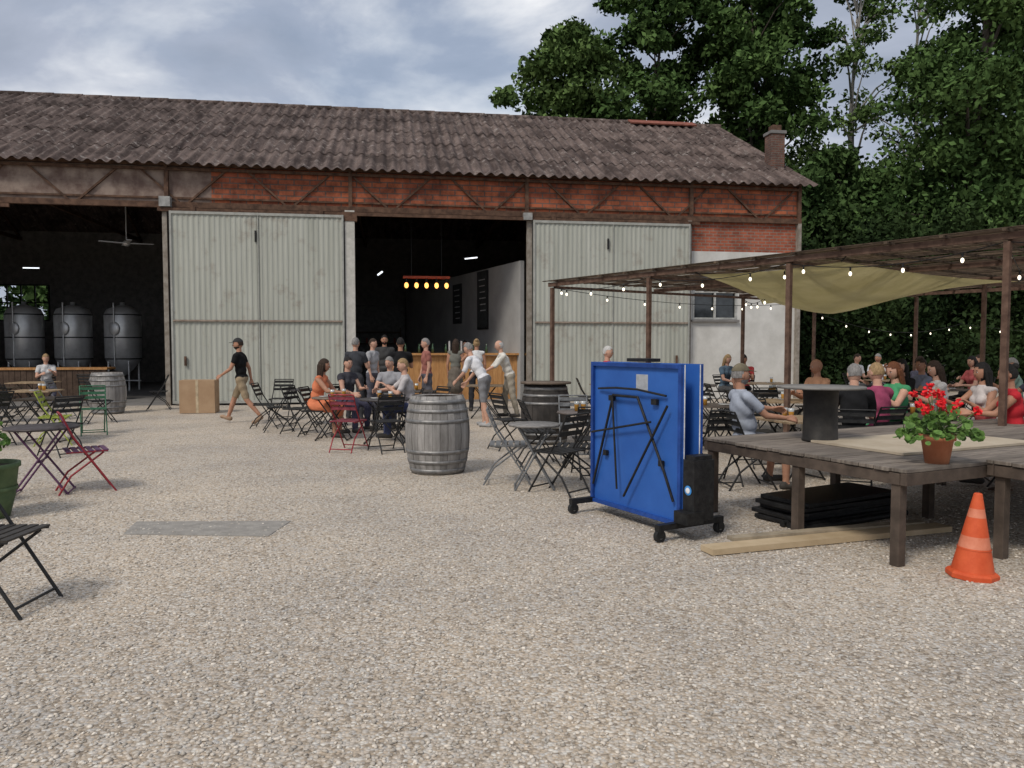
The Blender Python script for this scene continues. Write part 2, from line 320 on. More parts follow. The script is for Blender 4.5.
def door(x0,x1,name):
    mb=MB(); h=5.12; z=.06; y=-.26
    mb.corr((x0,y,z),(1,0,0),(0,0,1),(0,-1,0),x1-x0,h,.135,.007,doorm,8,trap=True)
    mb.box(((x0+x1)/2,y+.05,2.6),(x1-x0,.04,h-.02),M('door_back',(.1,.1,.1)))
    fr=M('door_frame_grey',(.28,.285,.26),.7,col2=(.40,.40,.37))
    for xx in (x0+.03,x1-.03,(x0+x1)/2): mb.box((xx,y-.02,z+h/2),(.05 if xx!=(x0+x1)/2 else .02,.03,h),fr)
    for zz in (z+.03,z+h-.04): mb.box(((x0+x1)/2,y-.022,zz),(x1-x0-.1,.03,.07),fr)
    mb.box(((x0+x1)/2,y-.03,2.28),(x1-x0-.12,.05,.045),M('rusty_bar',(.2,.15,.12),.9,col2=(.34,.28,.23)))
    mb.box((x0+.35 if x0<-10 else x1-.4,y-.05,1.2),(.05,.06,.25),rust)
    mb.box((x0+2.2,y-.03,4.55),(.05,.04,.3),black)
    for xx in (x0+.6,x1-.6): mb.box((xx,-.24,5.23),(.12,.06,.14),rust)
    hsh(name,mb)
door(-18.1,-13.58,'sliding_door_a'); door(-8.3,-3.6,'sliding_door_b'); door(-33,-27.9,'sliding_door_c')
mb=MB(); mb.box((LW/2,7.1,.01),(32.6,14.2,.03),concrete); hsh('floor',mb)
mb=MB(); pw=M('partition_grey',(.29,.29,.285),.85,col2=(.40,.40,.395),scale=1)
mb.beam((-8.5,.4,2.05),(-11.6,12,2.05),.12,4.1,pw)
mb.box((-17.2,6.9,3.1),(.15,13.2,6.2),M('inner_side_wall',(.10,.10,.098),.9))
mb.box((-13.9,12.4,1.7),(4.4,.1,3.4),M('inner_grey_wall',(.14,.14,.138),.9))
for xs in (-13.4,-18.2,-23,-27.8,-8.4):
    mb.beam((xs,.3,6.15),(xs,13.8,6.15),.1,.14,rust)
    mb.beam((xs,.4,6.25),(xs,7,9.9),.08,.1,rust); mb.beam((xs,13.6,6.25),(xs,7,9.9),.08,.1,rust)
    for j in range(6): mb.beam((xs,1.2+j*1.0,6.2),(xs,1.7+j*1.0,6.9+j*.5),.05,.05,rust)
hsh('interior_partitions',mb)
mb=MB()
lit=M('tube_light',(.9,.95,1),.5,col2=(.9,.95,1),bump=0,emit=1.6)
mb.tube((-20.2,3,6.1),(-20.2,3,4.75),.02,steel)
for a in range(4):
    q=a*math.pi/2+.4; mb.beam((-20.2,3,4.7),(-20.2+.75*math.cos(q),3+.75*math.sin(q),4.72),.14,.02,steel)
mb.ell((-20.2,3,4.7),(.12,.12,.09),steel)
mb.tube((-12.6,4.5,4.1),(-12.75,5.6,4.1),.03,lit); mb.tube((-10,2.4,4.35),(-9.6,2.4,4.4),.02,lit); mb.tube((-24.4,6,4.2),(-23.9,6,4.2),.018,lit)
hsh('ceiling_fittings',mb)
mb=MB()
for i in range(5):
    x=-11.85+i*.3; mb.tube((x,1.4,3.62),(x,1.4,3.5),.03,black); mb.ell((x,1.4,3.42),(.06,.06,.085),warm)
mb.box((-11.25,1.4,3.66),(1.4,.14,.07),M('lamp_orange',(.4,.06,.02),.5)); mb.tube((-11.7,1.4,3.7),(-11.7,1.4,6.1),.012,black); mb.tube((-10.8,1.4,3.7),(-10.8,1.4,6.1),.012,black)
mb.obj('pendant_bar_lamp',(8.76,23.6,0),WH.rotation_euler[2])
mb=MB()
for i in range(30): mb.box((-12.75+i*.145,.62,.66),(.14,.03,1.3),wood)
mb.box((-10.6,.95,.66),(4.2,.6,1.28),darkwood); mb.box((-10.6,.9,1.36),(4.5,.85,.06),wood)
for i in range(9): mb.lathe([(0,0),(.035,0),(.035,.16),(.014,.22),(.014,.28),(0,.28)],M('bottle_glass',(.04,.09,.04),.15,spec=.8),(-11.9+i*.4,1.0+.1*math.sin(i*5),1.39),8)
for i in range(3): mb.tube((-10.6+i*.18,1,1.39),(-10.6+i*.18,1,1.75),.03,steel)
mb.obj('bar_counter',(8.76,23.6,0),WH.rotation_euler[2])
mb=MB()
for zz in (1.2,1.7,2.2): mb.box((-13.6,12.2,zz),(3.4,.3,.05),darkwood)
for xx in (-15.3,-11.9): mb.box((xx,12.2,1.2),(.05,.32,2.4),darkwood)
for i in range(20): mb.box((-15+i*.15,12.15,1.34+.5*(i%2)),(.08,.1,.22),M('jar%d'%(i%4),((.3,.2,.1),(.1,.2,.12),(.35,.33,.3),(.2,.05,.04))[i%4]))
mb.obj('bar_shelf',(8.76,23.6,0),WH.rotation_euler[2])
for xx,yy,w_,h_ in ((-9.33,3.2,.9,1.9),(-9.95,5.6,.9,1.4)):
    mb=MB(); mb.box((0,0,0),(.06,w_,h_),black); mb.box((-.035,0,0),(.006,w_-.1,h_-.1),M('blackboard',(.04,.045,.045),.8))
    for j in range(6): mb.box((-.04,-.02*j,h_*.35-j*.2),(.004,w_*.6-.05*(j%3),.03),M('chalk',(.5,.5,.5)))
    mb.obj('menu_board',(8.76+.9877*xx-.156*yy,23.6+.156*xx+.9877*yy,3.1),R(9+15))
def tank(x,y,r=.6):
    mb=MB(); mb.lathe([(.05,.55),(r*.5,.75),(r,1.15),(r,2.7),(r*.85,2.9),(r*.35,3.02),(.08,3.05),(.08,3.15),(0,3.15)],steel,n=24)
    for z in (1.15,1.9,2.7): mb.lathe([(r+.012,z-.02),(r+.012,z+.02)],black,n=24)
    for a in range(4):
        q=a*math.pi/2+math.pi/4; mb.tube((r*.85*math.cos(q),r*.85*math.sin(q),0),(r*.85*math.cos(q),r*.85*math.sin(q),1.3),.035,steel)
    mb.tube((0,-r-.02,.9),(0,-r-.02,3.1),.025,steel); mb.ell((0,-r,2.2),(.2,.06,.25),steel); mb.tube((-.5,-r,.4),(.9,-r,.4),.02,steel)
    mb.obj('brewing_tank',(x,y,0))
for x,y in ((-17.1,27),(-15.5,27.2),(-13.85,27.4),(-18.8,26.8)): tank(x,y)
mb=MB(); mb.box((0,0,.95),(3.4,.7,.06),wood)
for i in range(22): mb.box((-1.6+i*.152,-.3,.46),(.14,.03,.92),darkwood)
mb.obj('serving_counter',(-13.4,22.2,0),R(9))
mb=MB(); mb.box((0,0,4.2),(.46,.46,8.4),brick_mat('chimney_brick',(.2,.09,.06),(.13,.065,.05),(.16,.13,.11),.22,.075,.5)); mb.box((0,0,8.45),(.54,.54,.1),concrete); mb.box((0,0,8.6),(.3,.3,.2),rust); mb.obj('brick_chimney',(8.5,25.2,0),R(9),bevel=.01)
# ---------------------------------------------------------------- pergola
PG=empty('pergola',(.79,15.1,0),math.atan2(-.82,.57))
mb=MB(); HP=2.78
prust=M('pergola_rust',(.08,.045,.032),.85,col2=(.17,.105,.075),scale=9)
us=(0,2.64,5.35,8.1,10.9)
for u in us:
    for v in (0,5.75,8.6):
        if v==5.75 and u in (2.64,8.1): continue
        mb.box((u,v,HP/2-.02),(.065,.065,HP-.04),prust); mb.box((u,v,.01),(.18,.18,.02),prust)
for v in (0,2.9,5.75,8.6): mb.box((5.45,v,HP+.02),(11.1,.06,.075),prust)
for u in us: mb.box((u,4.3,HP-.03),(.045,8.5,.05),prust)
mb.obj('frame',parent=PG)
mb=MB(); reed=M('reed_mat',(.06,.04,.028),.9,col2=(.13,.095,.065),scale=8,isl=.4)
for i in range(17): mb.box((.2+i*.66,4.3,HP+.075),(.04,8.9,.03),reed)
v=-.08
while v<8.8:
    z=HP+.10+random.uniform(-.008,.012); a=random.uniform(-.03,.03)
    mb.beam((-.15+random.uniform(-.2,.1),v-a,z),(11.1+random.uniform(-.2,.3),v+a,z+random.uniform(-.006,.012)),random.uniform(.02,.05),.012,reed); v+=random.uniform(.06,.135)
mb.obj('reed_roof',parent=PG)
Pc=[Vector((2.95,12.1,2.72)),Vector((4.3,10.1,2.70)),Vector((8.0,12.2,2.62)),Vector((5.4,16.6,2.5))]
n=28; V=[];F=[]
for i in range(n+1):
    for j in range(n+1):
        a=i/n;b=j/n
        a2=.5+(a-.5)*(1-.12*math.sin(math.pi*b)); b2=.5+(b-.5)*(1-.12*math.sin(math.pi*a))
        p=(Pc[0]*(1-a2)+Pc[1]*a2)*(1-b2)+(Pc[3]*(1-a2)+Pc[2]*a2)*b2
        sg=(math.sin(math.pi*a)*math.sin(math.pi*b))**.9
        p.z-=.36*sg+.12*math.sin(math.pi*b)*(1-abs(2*a-1))+.018*math.sin(9*a+5*b)*sg; V.append(tuple(p))
for i in range(n):
    for j in range(n): k=i*(n+1)+j; F.append((k,k+1,k+n+2,k+n+1))
mb=MB(); mb.add(V,F,M('canvas',(.50,.43,.20),.9,col2=(.60,.52,.27),scale=2,bump=.05,trl=.5),True)
for k_,q in ((0,(2.82,12.2,2.8)),(1,(4.35,9.98,2.8)),(2,(8.6,12.5,2.8)),(3,(5.5,17.3,2.8))): mb.tube(Pc[k_],q,.008,black)
mb.obj('shade_sail')
mb=MB(); glow=M('string_bulb',(1,.85,.6),.4,col2=(1,.9,.72),bump=0,emit=2.2)
def strand(p0,p1,sag,n):
    p0=Vector(p0);p1=Vector(p1);pts=[]
    for i in range(n*3+1):
        t=i/(n*3); p=p0.lerp(p1,t); p.z-=sag*4*t*(1-t); pts.append(p)
    for a,b in zip(pts,pts[1:]): mb.tube(a,b,.006,black,n=4)
    for i in range(n):
        p=pts[i*3+1]; mb.tube(p,p-Vector((0,0,.05)),.012,black,n=6); mb.ell(p-Vector((0,0,.085)),(.022,.022,.03),glow,6,4)
def pg(u,v,z): return (.79+.57*u+.82*v,15.1-.82*u+.57*v,z)
zl=HP-.04
strand(pg(0,0,zl),pg(2.6,0,zl),.1,3); strand(pg(2.6,0,zl),pg(5.3,0,zl),.12,3); strand(pg(5.35,0,zl),pg(8.1,0,zl),.14,4); strand(pg(8.1,0,zl),pg(10.9,0,zl),.14,3)
strand(pg(0,0,zl),pg(0,8.6,zl),.2,8); strand(pg(5.35,0,zl),pg(0,5.75,zl),.3,6); strand(pg(8.1,0,zl),pg(5.35,8.6,zl),.3,7)
strand(pg(0,8.6,2.5),(14,24,2.3),.4,7); strand((14,24,2.3),pg(10.9,8.6,2.6),.5,9)
mb.obj('string_lights')
# ---------------------------------------------------------------- deck stage
plank=M('deck_plank',(.12,.10,.085),.85,col2=(.24,.205,.17),scale=4,st=(1,8,1),isl=.3,bump=.3)
DK=math.atan2(.43,.9)
def deck(name,x0,x1,ya,yb,zt,legs,loc=(1.85,7.4,0)):
    mb=MB(); y=ya
    while y<yb-.02:
        w_=min(.135,yb-y); mb.box(((x0+x1)/2+random.uniform(-.01,.01),y+w_/2,zt-.014+random.uniform(-.002,.002)),(x1-x0,w_-.01,.028),plank); y+=w_
    fs=M('deck_frame',(.06,.045,.035),.85,col2=(.12,.09,.07))
    for yy in (ya+.03,yb-.03): mb.box(((x0+x1)/2,yy,zt-.075),(x1-x0-.02,.05,.09),fs)
    for xx in (x0+.035,x1-.035,(x0+x1)/2): mb.box((xx,(ya+yb)/2,zt-.078),(.05,yb-ya-.12,.085),fs)
    for (lx,ly) in legs: mb.box((lx,ly,(zt-.12)/2),(.075,.075,zt-.12),fs)
    mb.obj(name,loc,DK,bevel=.004)
deck('wooden_platform',0,5.2,-2.2,0,.72,[(x,y) for x in (.06,1.7,3.4,5.1) for y in (-.08,-1.15,-2.1)])
deck('wooden_platform',.86,3.6,-2.95,-2.215,.745,[(x,y) for x in (.94,2.3,3.5) for y in (-2.86,-2.3)])
mb=MB(); mb.box((0,0,0),(1.75,.95,.02),M('plywood_pale',(.40,.33,.24),.8,col2=(.5,.43,.33),scale=3)); mb.obj('plywood_sheet',(3.72,6.92,.733),DK)
mb=MB(); mb.beam((1.5,5.85,.03),(3.75,6.6,.03),.17,.045,M('new_plank',(.40,.30,.18),.8,col2=(.52,.41,.27),scale=3)); mb.beam((1.75,6.08,.06),(3.6,6.7,.05),.1,.03,M('old_plank',(.30,.25,.18),.8)); mb.obj('timber_plank')
mb=MB()
for i in range(5): mb.box((random.uniform(-.05,.05),random.uniform(-.04,.04),.03+i*.045),(1.25,.55,.038),black,rz=random.uniform(-.06,.06))
for i in range(4): mb.tube((-.7,-.35+i*.08,.03),(.7,-.33+i*.09,.03+.01*i),.03,black)
mb.obj('black_mat_stack',(2.95,7.15,0),DK+.05,bevel=.006)
mb=MB(); mb.lathe([(0,0),(.16,0),(.163,.02),(.155,.03),(.15,.25),(.155,.45),(.163,.47),(.163,.49),(0,.49)],M('steel_drum_dark',(.02,.019,.018),.6,.2,col2=(.05,.045,.04),scale=6),n=32)
mb.lathe([(0,.49),(.385,.49),(.39,.5),(.385,.51),(0,.51)],M('grey_disc',(.16,.15,.14),.6,col2=(.24,.23,.21)),n=40); mb.obj('spool_table',(2.86,7.1,.72))
mb=MB(); og=M('cone_orange',(.52,.07,.02),.6,col2=(.70,.13,.045),scale=9,lo=.3,hi=.8); og2=M('cone_faded_band',(.58,.17,.09),.6,col2=(.70,.26,.16),scale=9)
mb.lathe([(.165,0),(.165,.03),(.15,.045),(.13,.05)],og,n=8,sm=False)
def cr_(z): return .135-.108*(z-.04)/.54
for a,b,m_ in ((.04,.2,og),(.2,.29,og2),(.29,.42,og),(.42,.48,og2),(.48,.58,og)):
    mb.lathe([(cr_(a),a),(cr_(b),b)],m_,n=28)
mb.lathe([(cr_(.2)+.004,.2),(cr_(.21)+.004,.21)],og,n=28); mb.lathe([(.027,.58),(.02,.587),(.016,.5)],og,n=20)
mb.obj('traffic_cone',(3.2,5.27,0),R(12),bevel=.003).rotation_euler=(R(1),R(2),R(12))
def leafdisk(mb,c,r,mat):
    nr=Vector((random.uniform(-1,1),random.uniform(-1.4,.3),random.uniform(.2,1.2))).normalized(); q=nr.to_track_quat('Z','Y').to_matrix()
    k=7; vs=[Vector(c)-nr*r*.25]+[Vector(c)+q@Vector((math.cos(i*6.283/k)*r,math.sin(i*6.283/k)*r,random.uniform(-.2,.2)*r)) for i in range(k)]
    mb.add(vs,[(0,1+i,1+(i+1)%k) for i in range(k)],mat)
def plant(name,loc,pr=.13,ph=.24,sp=.28,hh=.25,flowers=12,nl=150,potmat=None,seed=1):
    random.seed(seed); mb=MB(); tm=potmat or M('terracotta',(.42,.15,.075),.8,col2=(.52,.22,.12),scale=8)
    mb.lathe([(0,0),(pr*.68,0),(pr*.92,ph*.8),(pr*1.05,ph*.8),(pr*1.05,ph),(pr*.95,ph),(pr*.93,ph*.9),(0,ph*.9)],tm,n=28)
    g=M('geranium_leaf',(.07,.15,.03),.6,col2=(.17,.30,.07),scale=20,isl=.35,trl=.25,bump=0); st=M('stem',(.12,.2,.06)); rd=M('geranium_red',(.65,.01,.015),.6,col2=(.8,.03,.04),scale=30,isl=.3,trl=.2,bump=0)
    for i in range(nl):
        a=random.uniform(0,6.283); r=sp*random.random()**.6; z=ph*.95+hh*(1-(r/sp)**2)*random.uniform(.2,1)+random.uniform(-.05,.03)
        p=Vector((r*math.cos(a),r*math.sin(a),z)); leafdisk(mb,p,random.uniform(.018,.036),g)
        if i%5==0: mb.tube((0,0,ph*.9),p,.004,st,n=4)
    for i in range(flowers):
        a=random.uniform(0,6.283); r=sp*random.random()**.7*.9; p=Vector((r*math.cos(a),r*math.sin(a),ph+hh*random.uniform(.75,1.5)))
        mb.tube((0,0,ph*.9),p,.004,st,n=4)
        for j in range(22):
            d=Vector((random.gauss(0,1),random.gauss(0,1),random.gauss(0,1))).normalized()*random.uniform(.012,.034); leafdisk(mb,p+d,.014,rd)
    return mb.obj(name,loc)
plant('potted_geranium',(3.2,5.75,.72),.12,.22,.29,.24,14,230,seed=3)
mb=MB(); gp=M('green_planter_paint',(.06,.10,.045),.7,col2=(.12,.17,.08))
mb.lathe([(0,0),(.2,0),(.25,.2),(.28,.46),(.30,.47),(.30,.51),(.27,.51),(.26,.45),(0,.45)],gp,n=28); mb.lathe([(.262,.25),(.272,.26),(.272,.28),(.268,.29)],gp,n=28); mb.lathe([(0,.47),(.265,.47)],M('potting_soil',(.04,.028,.02),.95),n=20)
mb.obj('round_planter',(-4.92,7.1,0))
plant('potted_plant',(-4.84,7.0,.475),.12,.23,.2,.34,0,210,seed=11)
plant('potted_plant',(-5.05,7.2,.475),.10,.2,.15,.14,2,80,seed=12)
# ---------------------------------------------------------------- barrels
def barrel(loc,mat,rz=0,top=None,h=.98,r=.33,R_=.41):
    mb=MB(); ns=26; random.seed(int(loc[1]*10)); prof=[]
    for i in range(15):
        t=i/14; prof.append((r+(R_-r)*math.sin(math.pi*t)**.85,t*h))
    for k in range(ns):
        a0=2*math.pi*k/ns+.004; a1=2*math.pi*(k+1)/ns-.004; j=random.uniform(-.003,.003)
        mb.lathe([(prof[0][0]-.03,0.02)]+[(p+j,z) for p,z in prof]+[(prof[-1][0]-.03,h-.02)],mat,n=3,a0=a0,a1=a1)
    mb.lathe([(0,h-.05),(r-.01,h-.05)],mat,n=24); mb.lathe([(0,.05),(r-.01,.05)],mat,n=24)
    mb.lathe([(rr-.012,z) for rr,z in prof],darkwood,n=26)
    def rad(z): t=z/h; return r+(R_-r)*math.sin(math.pi*t)**.85
    hp=M('hoop_steel',(.16,.16,.16),.5,.6,col2=(.32,.31,.3),scale=12)
    for z0_,z1_ in ((.02,.075),(.14,.185),(.27,.315),(.66,.705),(.79,.835),(.9,.955)):
        z0_*=h;z1_*=h; mb.lathe([(rad(z0_)+.001,z0_),(rad(z0_)+.007,z0_),(rad(z1_)+.007,z1_),(rad(z1_)+.001,z1_)],hp,n=40)
    if top: mb.lathe([(0,h),(top,h),(top,h+.03),(0,h+.03)],M('barrel_top_wood',(.1,.075,.055),.7,col2=(.17,.13,.1)),n=32)
    mb.obj('wine_barrel',loc,rz)
bw=M('barrel_wood_grey',(.19,.18,.17),.85,col2=(.33,.315,.30),scale=5,st=(3,3,.5),isl=.22,bump=.4)
bd=M('barrel_wood_dark',(.03,.027,.025),.8,col2=(.06,.053,.048),scale=5,isl=.2)
barrel((-.95,9.75,0),bw,.3,None); barrel((.56,12.7,0),bd,0,.42); barrel((-9.6,18.2,0),bw,1,None)
mb=MB(); cb=M('cardboard',(.34,.22,.13),.9,col2=(.42,.29,.18),scale=3)
mb.box((0,0,.4),(.8,.5,.78),cb); mb.box((0,-.252,.4),(.06,.004,.78),M('tape',(.45,.36,.24)))
mb.obj('cardboard_box',(-7.5,18.4,0),R(9))
# ---------------------------------------------------------------- ping-pong table (folded)
mb=MB(); blue=M('table_blue',(.022,.095,.36),.5,col2=(.032,.13,.45),scale=2,bump=.03); blued=M('table_blue_frame',(.012,.055,.25),.5); wl=M('white_line',(.7,.7,.7))
Lh=.63
for y,s in ((-.085,-1),(.085,1)):
    mb.box((0,y,.775),(2*Lh,.022,1.35),blue)
    for xx in (-Lh+.02,Lh-.02): mb.box((xx,y+(-.025 if s<0 else .025),.775),(.035,.03,1.35),blued)
    for zz in (.12,1.43): mb.box((0,y+(-.025 if s<0 else .025),zz),(2*Lh-.08,.03,.035),blued)
    mb.box((Lh+.002,y,.775),(.004,.01,1.34),wl)
yy=-.125
mb.path([(-.58,yy,.28),(-.25,yy-.02,1.15),(.1,yy-.02,1.15),(.45,yy-.02,.55),(.55,yy,.3)],.012,black)
mb.tube((-.58,yy-.02,.78),(.3,yy-.04,.95),.010,black); mb.tube((.5,yy-.03,1.1),(-.05,yy-.05,.25),.011,black)
mb.tube((-.25,yy-.03,1.15),(-.15,yy-.05,.3),.010,black)
mb.path([(-.5,yy,1.2),(-.2,yy-.03,1.22),(.1,yy-.03,1.22),(.45,yy,1.18)],.010,black)
for xx in (-.3,.3): mb.box((xx,yy+.005,1.12),(.07,.03,.05),black); mb.box((xx*1.3,yy+.005,.6),(.05,.03,.05),black)
mb.box((.1,yy+.028,1.28),(.16,.003,.14),M('label_grey',(.4,.42,.45)))
mb.box((.05,-.0,.14),(1.3,.05,.05),black); mb.box((0,0,1.475),(.3,.14,.03),black)
for xx in (-.62,.62):
    mb.box((xx,0,.12),(.055,.72,.05),black); mb.box((xx,0,.32),(.05,.05,.4),black)
    for s in (-1,1):
        cy=s*.33; mb.box((xx,cy,.095),(.04,.05,.05),black)
        for t in (-1,1): mb.box((xx+t*.026,cy,.07),(.006,.05,.07),black)
        mb.tube((xx-.02,cy,.05),(xx+.02,cy,.05),.05,M('tyre',(.02,.02,.02),.7),n=20); mb.tube((xx-.022,cy,.05),(xx+.022,cy,.05),.022,M('hub_grey',(.35,.35,.35),.6),n=12)
mb.box((Lh+.085,.0,.42),(.13,.22,.5),black); mb.box((Lh+.085,.0,.685),(.11,.19,.04),black); mb.box((Lh+.08,-.1,.2),(.16,.18,.1),black)
T=Matrix.Rotation(math.pi/2,4,'X'); mb.lathe([(0,0),(.04,0),(.04,.004),(0,.004)],M('sticker_blue',(.05,.25,.6)),n=20,T=Matrix.Translation((Lh+.085,-.113,.42))@T)
mb.lathe([(0,0),(.024,0),(.024,.004),(0,.004)],wl,n=20,T=Matrix.Translation((Lh+.085,-.117,.42))@T)
mb.obj('ping_pong_table',(1.18,6.9,0),R(-60),bevel=.003)
# ---------------------------------------------------------------- furniture
def cmat(c): return M('paint_%d_%d_%d'%tuple(int(x*100) for x in c),c,.5,.1,scale=15)
def chair(x,y,a,c=(.02,.02,.02),c2=None,name='folding_chair'):
    m=cmat(c); m2=cmat(c2 or c); mb=MB(); r=.011
    for s in (-1,1):
        mb.path([(s*.205,.27,.0),(s*.205,-.02,.45),(s*.205,-.13,.62),(s*.205,-.24,.87)],r,m,6)
        mb.path([(s*.18,-.28,0),(s*.18,-.16,.2),(s*.18,.16,.44)],r,m,6); mb.tube((s*.2,-.2,.455),(s*.2,.2,.455),r,m,n=6)
    mb.tube((-.205,.23,.06),(.205,.23,.06),r*.8,m,n=6); mb.tube((-.18,-.25,.05),(.18,-.25,.05),r*.8,m,n=6); mb.tube((-.205,-.24,.87),(.205,-.24,.87),r,m,n=6)
    for i in range(6): mb.box((0,-.18+i*.072,.465),(.42,.052,.012),m2)
    for z in (.66,.74,.82): mb.box((0,-.24+(.87-z)*.44,z),(.41,.012,.05),m2)
    mb.obj(name,(x,y,0),R(a-90))
def table(x,y,r=.33,c=(.03,.03,.03),top=None,a=0,square=False,h=.73):
    m=cmat(c); t=cmat(top or c); mb=MB()
    if square:
        for i in range(6): mb.box((0,-r+r/6+i*r/3,h-.012),(2*r,r/3-.008,.022),t)
        mb.box((0,0,h-.035),(2*r-.06,.03,.02),m)
    else: mb.lathe([(0,h-.02),(r,h-.025),(r+.006,h-.012),(r,h),(0,h)],t,n=28)
    k=r*.75
    for s in (-1,1):
        mb.tube((-k,s*k*.8,0),(k*.8,s*k*.8,h-.03),.012,m,n=6); mb.tube((k,s*k*.72,0),(-k*.8,s*k*.72,h-.03),.012,m,n=6)
    mb.tube((-k,-k*.8,.02),(-k,k*.8,.02),.01,m,n=6); mb.tube((k,-k*.72,.02),(k,k*.72,.02),.01,m,n=6); mb.tube((0,-k*.8,h*.5),(0,k*.8,h*.5),.01,m,n=6)
    mb.obj('bistro_table',(x,y,0),R(a))
def glassware(x,y,k):
    random.seed(k); mb=MB(); beer=M('beer',(.5,.25,.04),.2,bump=0,spec=.6); gl=M('glass_pale',(.45,.47,.47),.1,bump=0,spec=.8); pl=M('plate_white',(.6,.6,.58),.4,bump=0)
    for i in range(3):
        a=random.uniform(0,6.28); r=random.uniform(.08,.24); c=(r*math.cos(a),r*math.sin(a),0)
        if i==2: mb.lathe([(0,0),(.08,0),(.1,.015),(.0,.006)],pl,c,16)
        else: mb.lathe([(0,0),(.028,0),(.034,.09)],beer,c,10); mb.lathe([(.034,.09),(.037,.13),(0,.128)],gl,c,10)
    mb.obj('tableware',(x,y,.732))
BK=(.02,.02,.02); GY=(.16,.165,.17); RD=(.28,.03,.04); PU=(.12,.05,.11); YG=(.3,.36,.06); GN=(.04,.13,.07); TW=(.33,.24,.15)
chair(-4.72,8.45,35,RD,PU); table(-5.1,8.3,.36,PU,(.06,.05,.05),20); chair(-3.14,4.62,0,BK,(.04,.035,.03)); chair(-5.6,7.6,80,BK)
for x,y,a,c in ((-6.6,11.2,150,BK),(-7.4,12.4,20,YG),(-8.3,12.2,170,BK),(-7.6,13.9,-60,GN),(-9.3,14.2,0,BK),(-10.3,15.2,90,BK),(-8.6,16,40,BK),(-9.9,16.8,10,GY),(-11.3,17,0,BK),(-8.9,19.3,200,BK),(-11,20,90,BK)): chair(x,y,a,c)
table(-7.8,12.9,.4,BK,(.05,.04,.03),0,True); table(-9.4,15.1,.4,BK,TW,10,True); table(-10.9,16.1,.4,BK,(.08,.06,.04),0,True); table(-11.6,18.6,.45,BK,TW,9,True)
table(-2.1,12.7,.42,BK,(.05,.045,.045),0); table(-3.05,13.1,.36,BK,(.16,.12,.09),0); table(-4.2,15.6,.38,BK,(.05,.045,.04),0)
chair(-2.5,11.7,75,RD,(.2,.035,.05)); chair(-1.5,12.5,180,BK); chair(-4.4,14.4,200,BK); chair(-4.8,15.0,0,BK); chair(-3.6,15.3,180,BK); chair(-2.3,14.3,-90,BK); chair(-1.4,13.6,220,BK); chair(-3.9,14.0,-20,BK); chair(-5.0,16.6,-90,BK)
table(-1.9,15,.4,BK,(.07,.06,.05)); table(-.6,17.1,.4,BK,(.2,.15,.1),0,True); chair(-1.9,11.6,120,BK)
table(.25,8.6,.29,GY,(.2,.19,.18),0); chair(-.05,8.95,0,GY,GY); chair(.52,8.35,140,BK); chair(.72,8.75,170,BK); table(.95,10.2,.35,BK,(.12,.1,.09)); chair(.35,10.3,10,BK); chair(.98,9.4,95,BK); chair(.9,11.1,-90,GY); chair(-.05,11.9,30,BK); chair(1.3,11.6,200,BK)
for i,(x,y,s) in enumerate(((3.4,9.2,.38),(4.4,12.3,.4),(4.9,14.6,.45),(3.0,11.4,.36),(5.3,9.9,.45),(6.6,12.3,.45),(2.6,14.6,.4),(6.0,18.2,.45),(8.8,15.6,.45),(9.6,19.6,.45),(4.2,17.3,.4),(7.6,10.9,.4),(2.2,17.4,.4))):
    table(x,y,s,BK,TW if random.random()<.6 else (.1,.08,.065),random.uniform(-20,40),True); glassware(x,y,i+50)
for i,(x,y) in enumerate(((-2.1,12.7),(-3.05,13.1),(-9.4,15.1),(-1.9,15),(.95,10.2))): glassware(x,y,i)
for x,y,a in ((2.0,9.4,40),(2.3,10.2,10),(3.3,10.2,-80),(2.5,11.6,10),(3.5,11.9,200),(3.0,12.2,-90),(3.8,12.6,0),(4.4,13.1,-90),(4.0,14.8,0),(5.6,14.4,180),(2.0,14.6,0),(3.2,14.5,180),(1.8,12.6,60),(2.3,13.3,-60),(1.7,17.3,0),(3.0,17.5,180),(3.6,17.2,0),(5,17.4,180),(8.1,15.5,0),(2.4,8.9,100),(5.0,12.4,180),(1.7,10.6,90),(8.9,16.4,-90),(7.0,14.2,120)): chair(x,y,a,BK)
# ---------------------------------------------------------------- people
def caps(p0,p1,r0,r1,n=10):
    p0=Vector(p0);p1=Vector(p1);d=(p1-p0); l=d.length; q=(d.normalized() if l>1e-6 else Vector((0,0,1))).to_track_quat('Z','Y').to_matrix()
    prof=[]
    for i in range(1,4): a=-math.pi/2+math.pi/2*i/4; prof.append((r0*math.cos(a),r0*math.sin(a)))
    prof.append((r0,0)); prof.append((r1,l))
    for i in range(1,4): a=math.pi/2*i/4; prof.append((r1*math.cos(a),l+r1*math.sin(a)))
    vs=[p0-q@Vector((0,0,r0))]
    for r,z in prof:
        for i in range(n): a=6.28318*i/n; vs.append(p0+q@Vector((r*math.cos(a),r*math.sin(a),z)))
    vs.append(p1+q@Vector((0,0,r1))); fs=[(0,1+(i+1)%n,1+i) for i in range(n)]
    for j in range(len(prof)-1):
        for i in range(n): fs.append((1+j*n+i,1+j*n+(i+1)%n,1+(j+1)*n+(i+1)%n,1+(j+1)*n+i))
    t=len(vs)-1; b=1+(len(prof)-1)*n
    fs+= [(t,b+i,b+(i+1)%n) for i in range(n)]
    return vs,fs
dummy=M('skin_base',(.4,.2,.13))
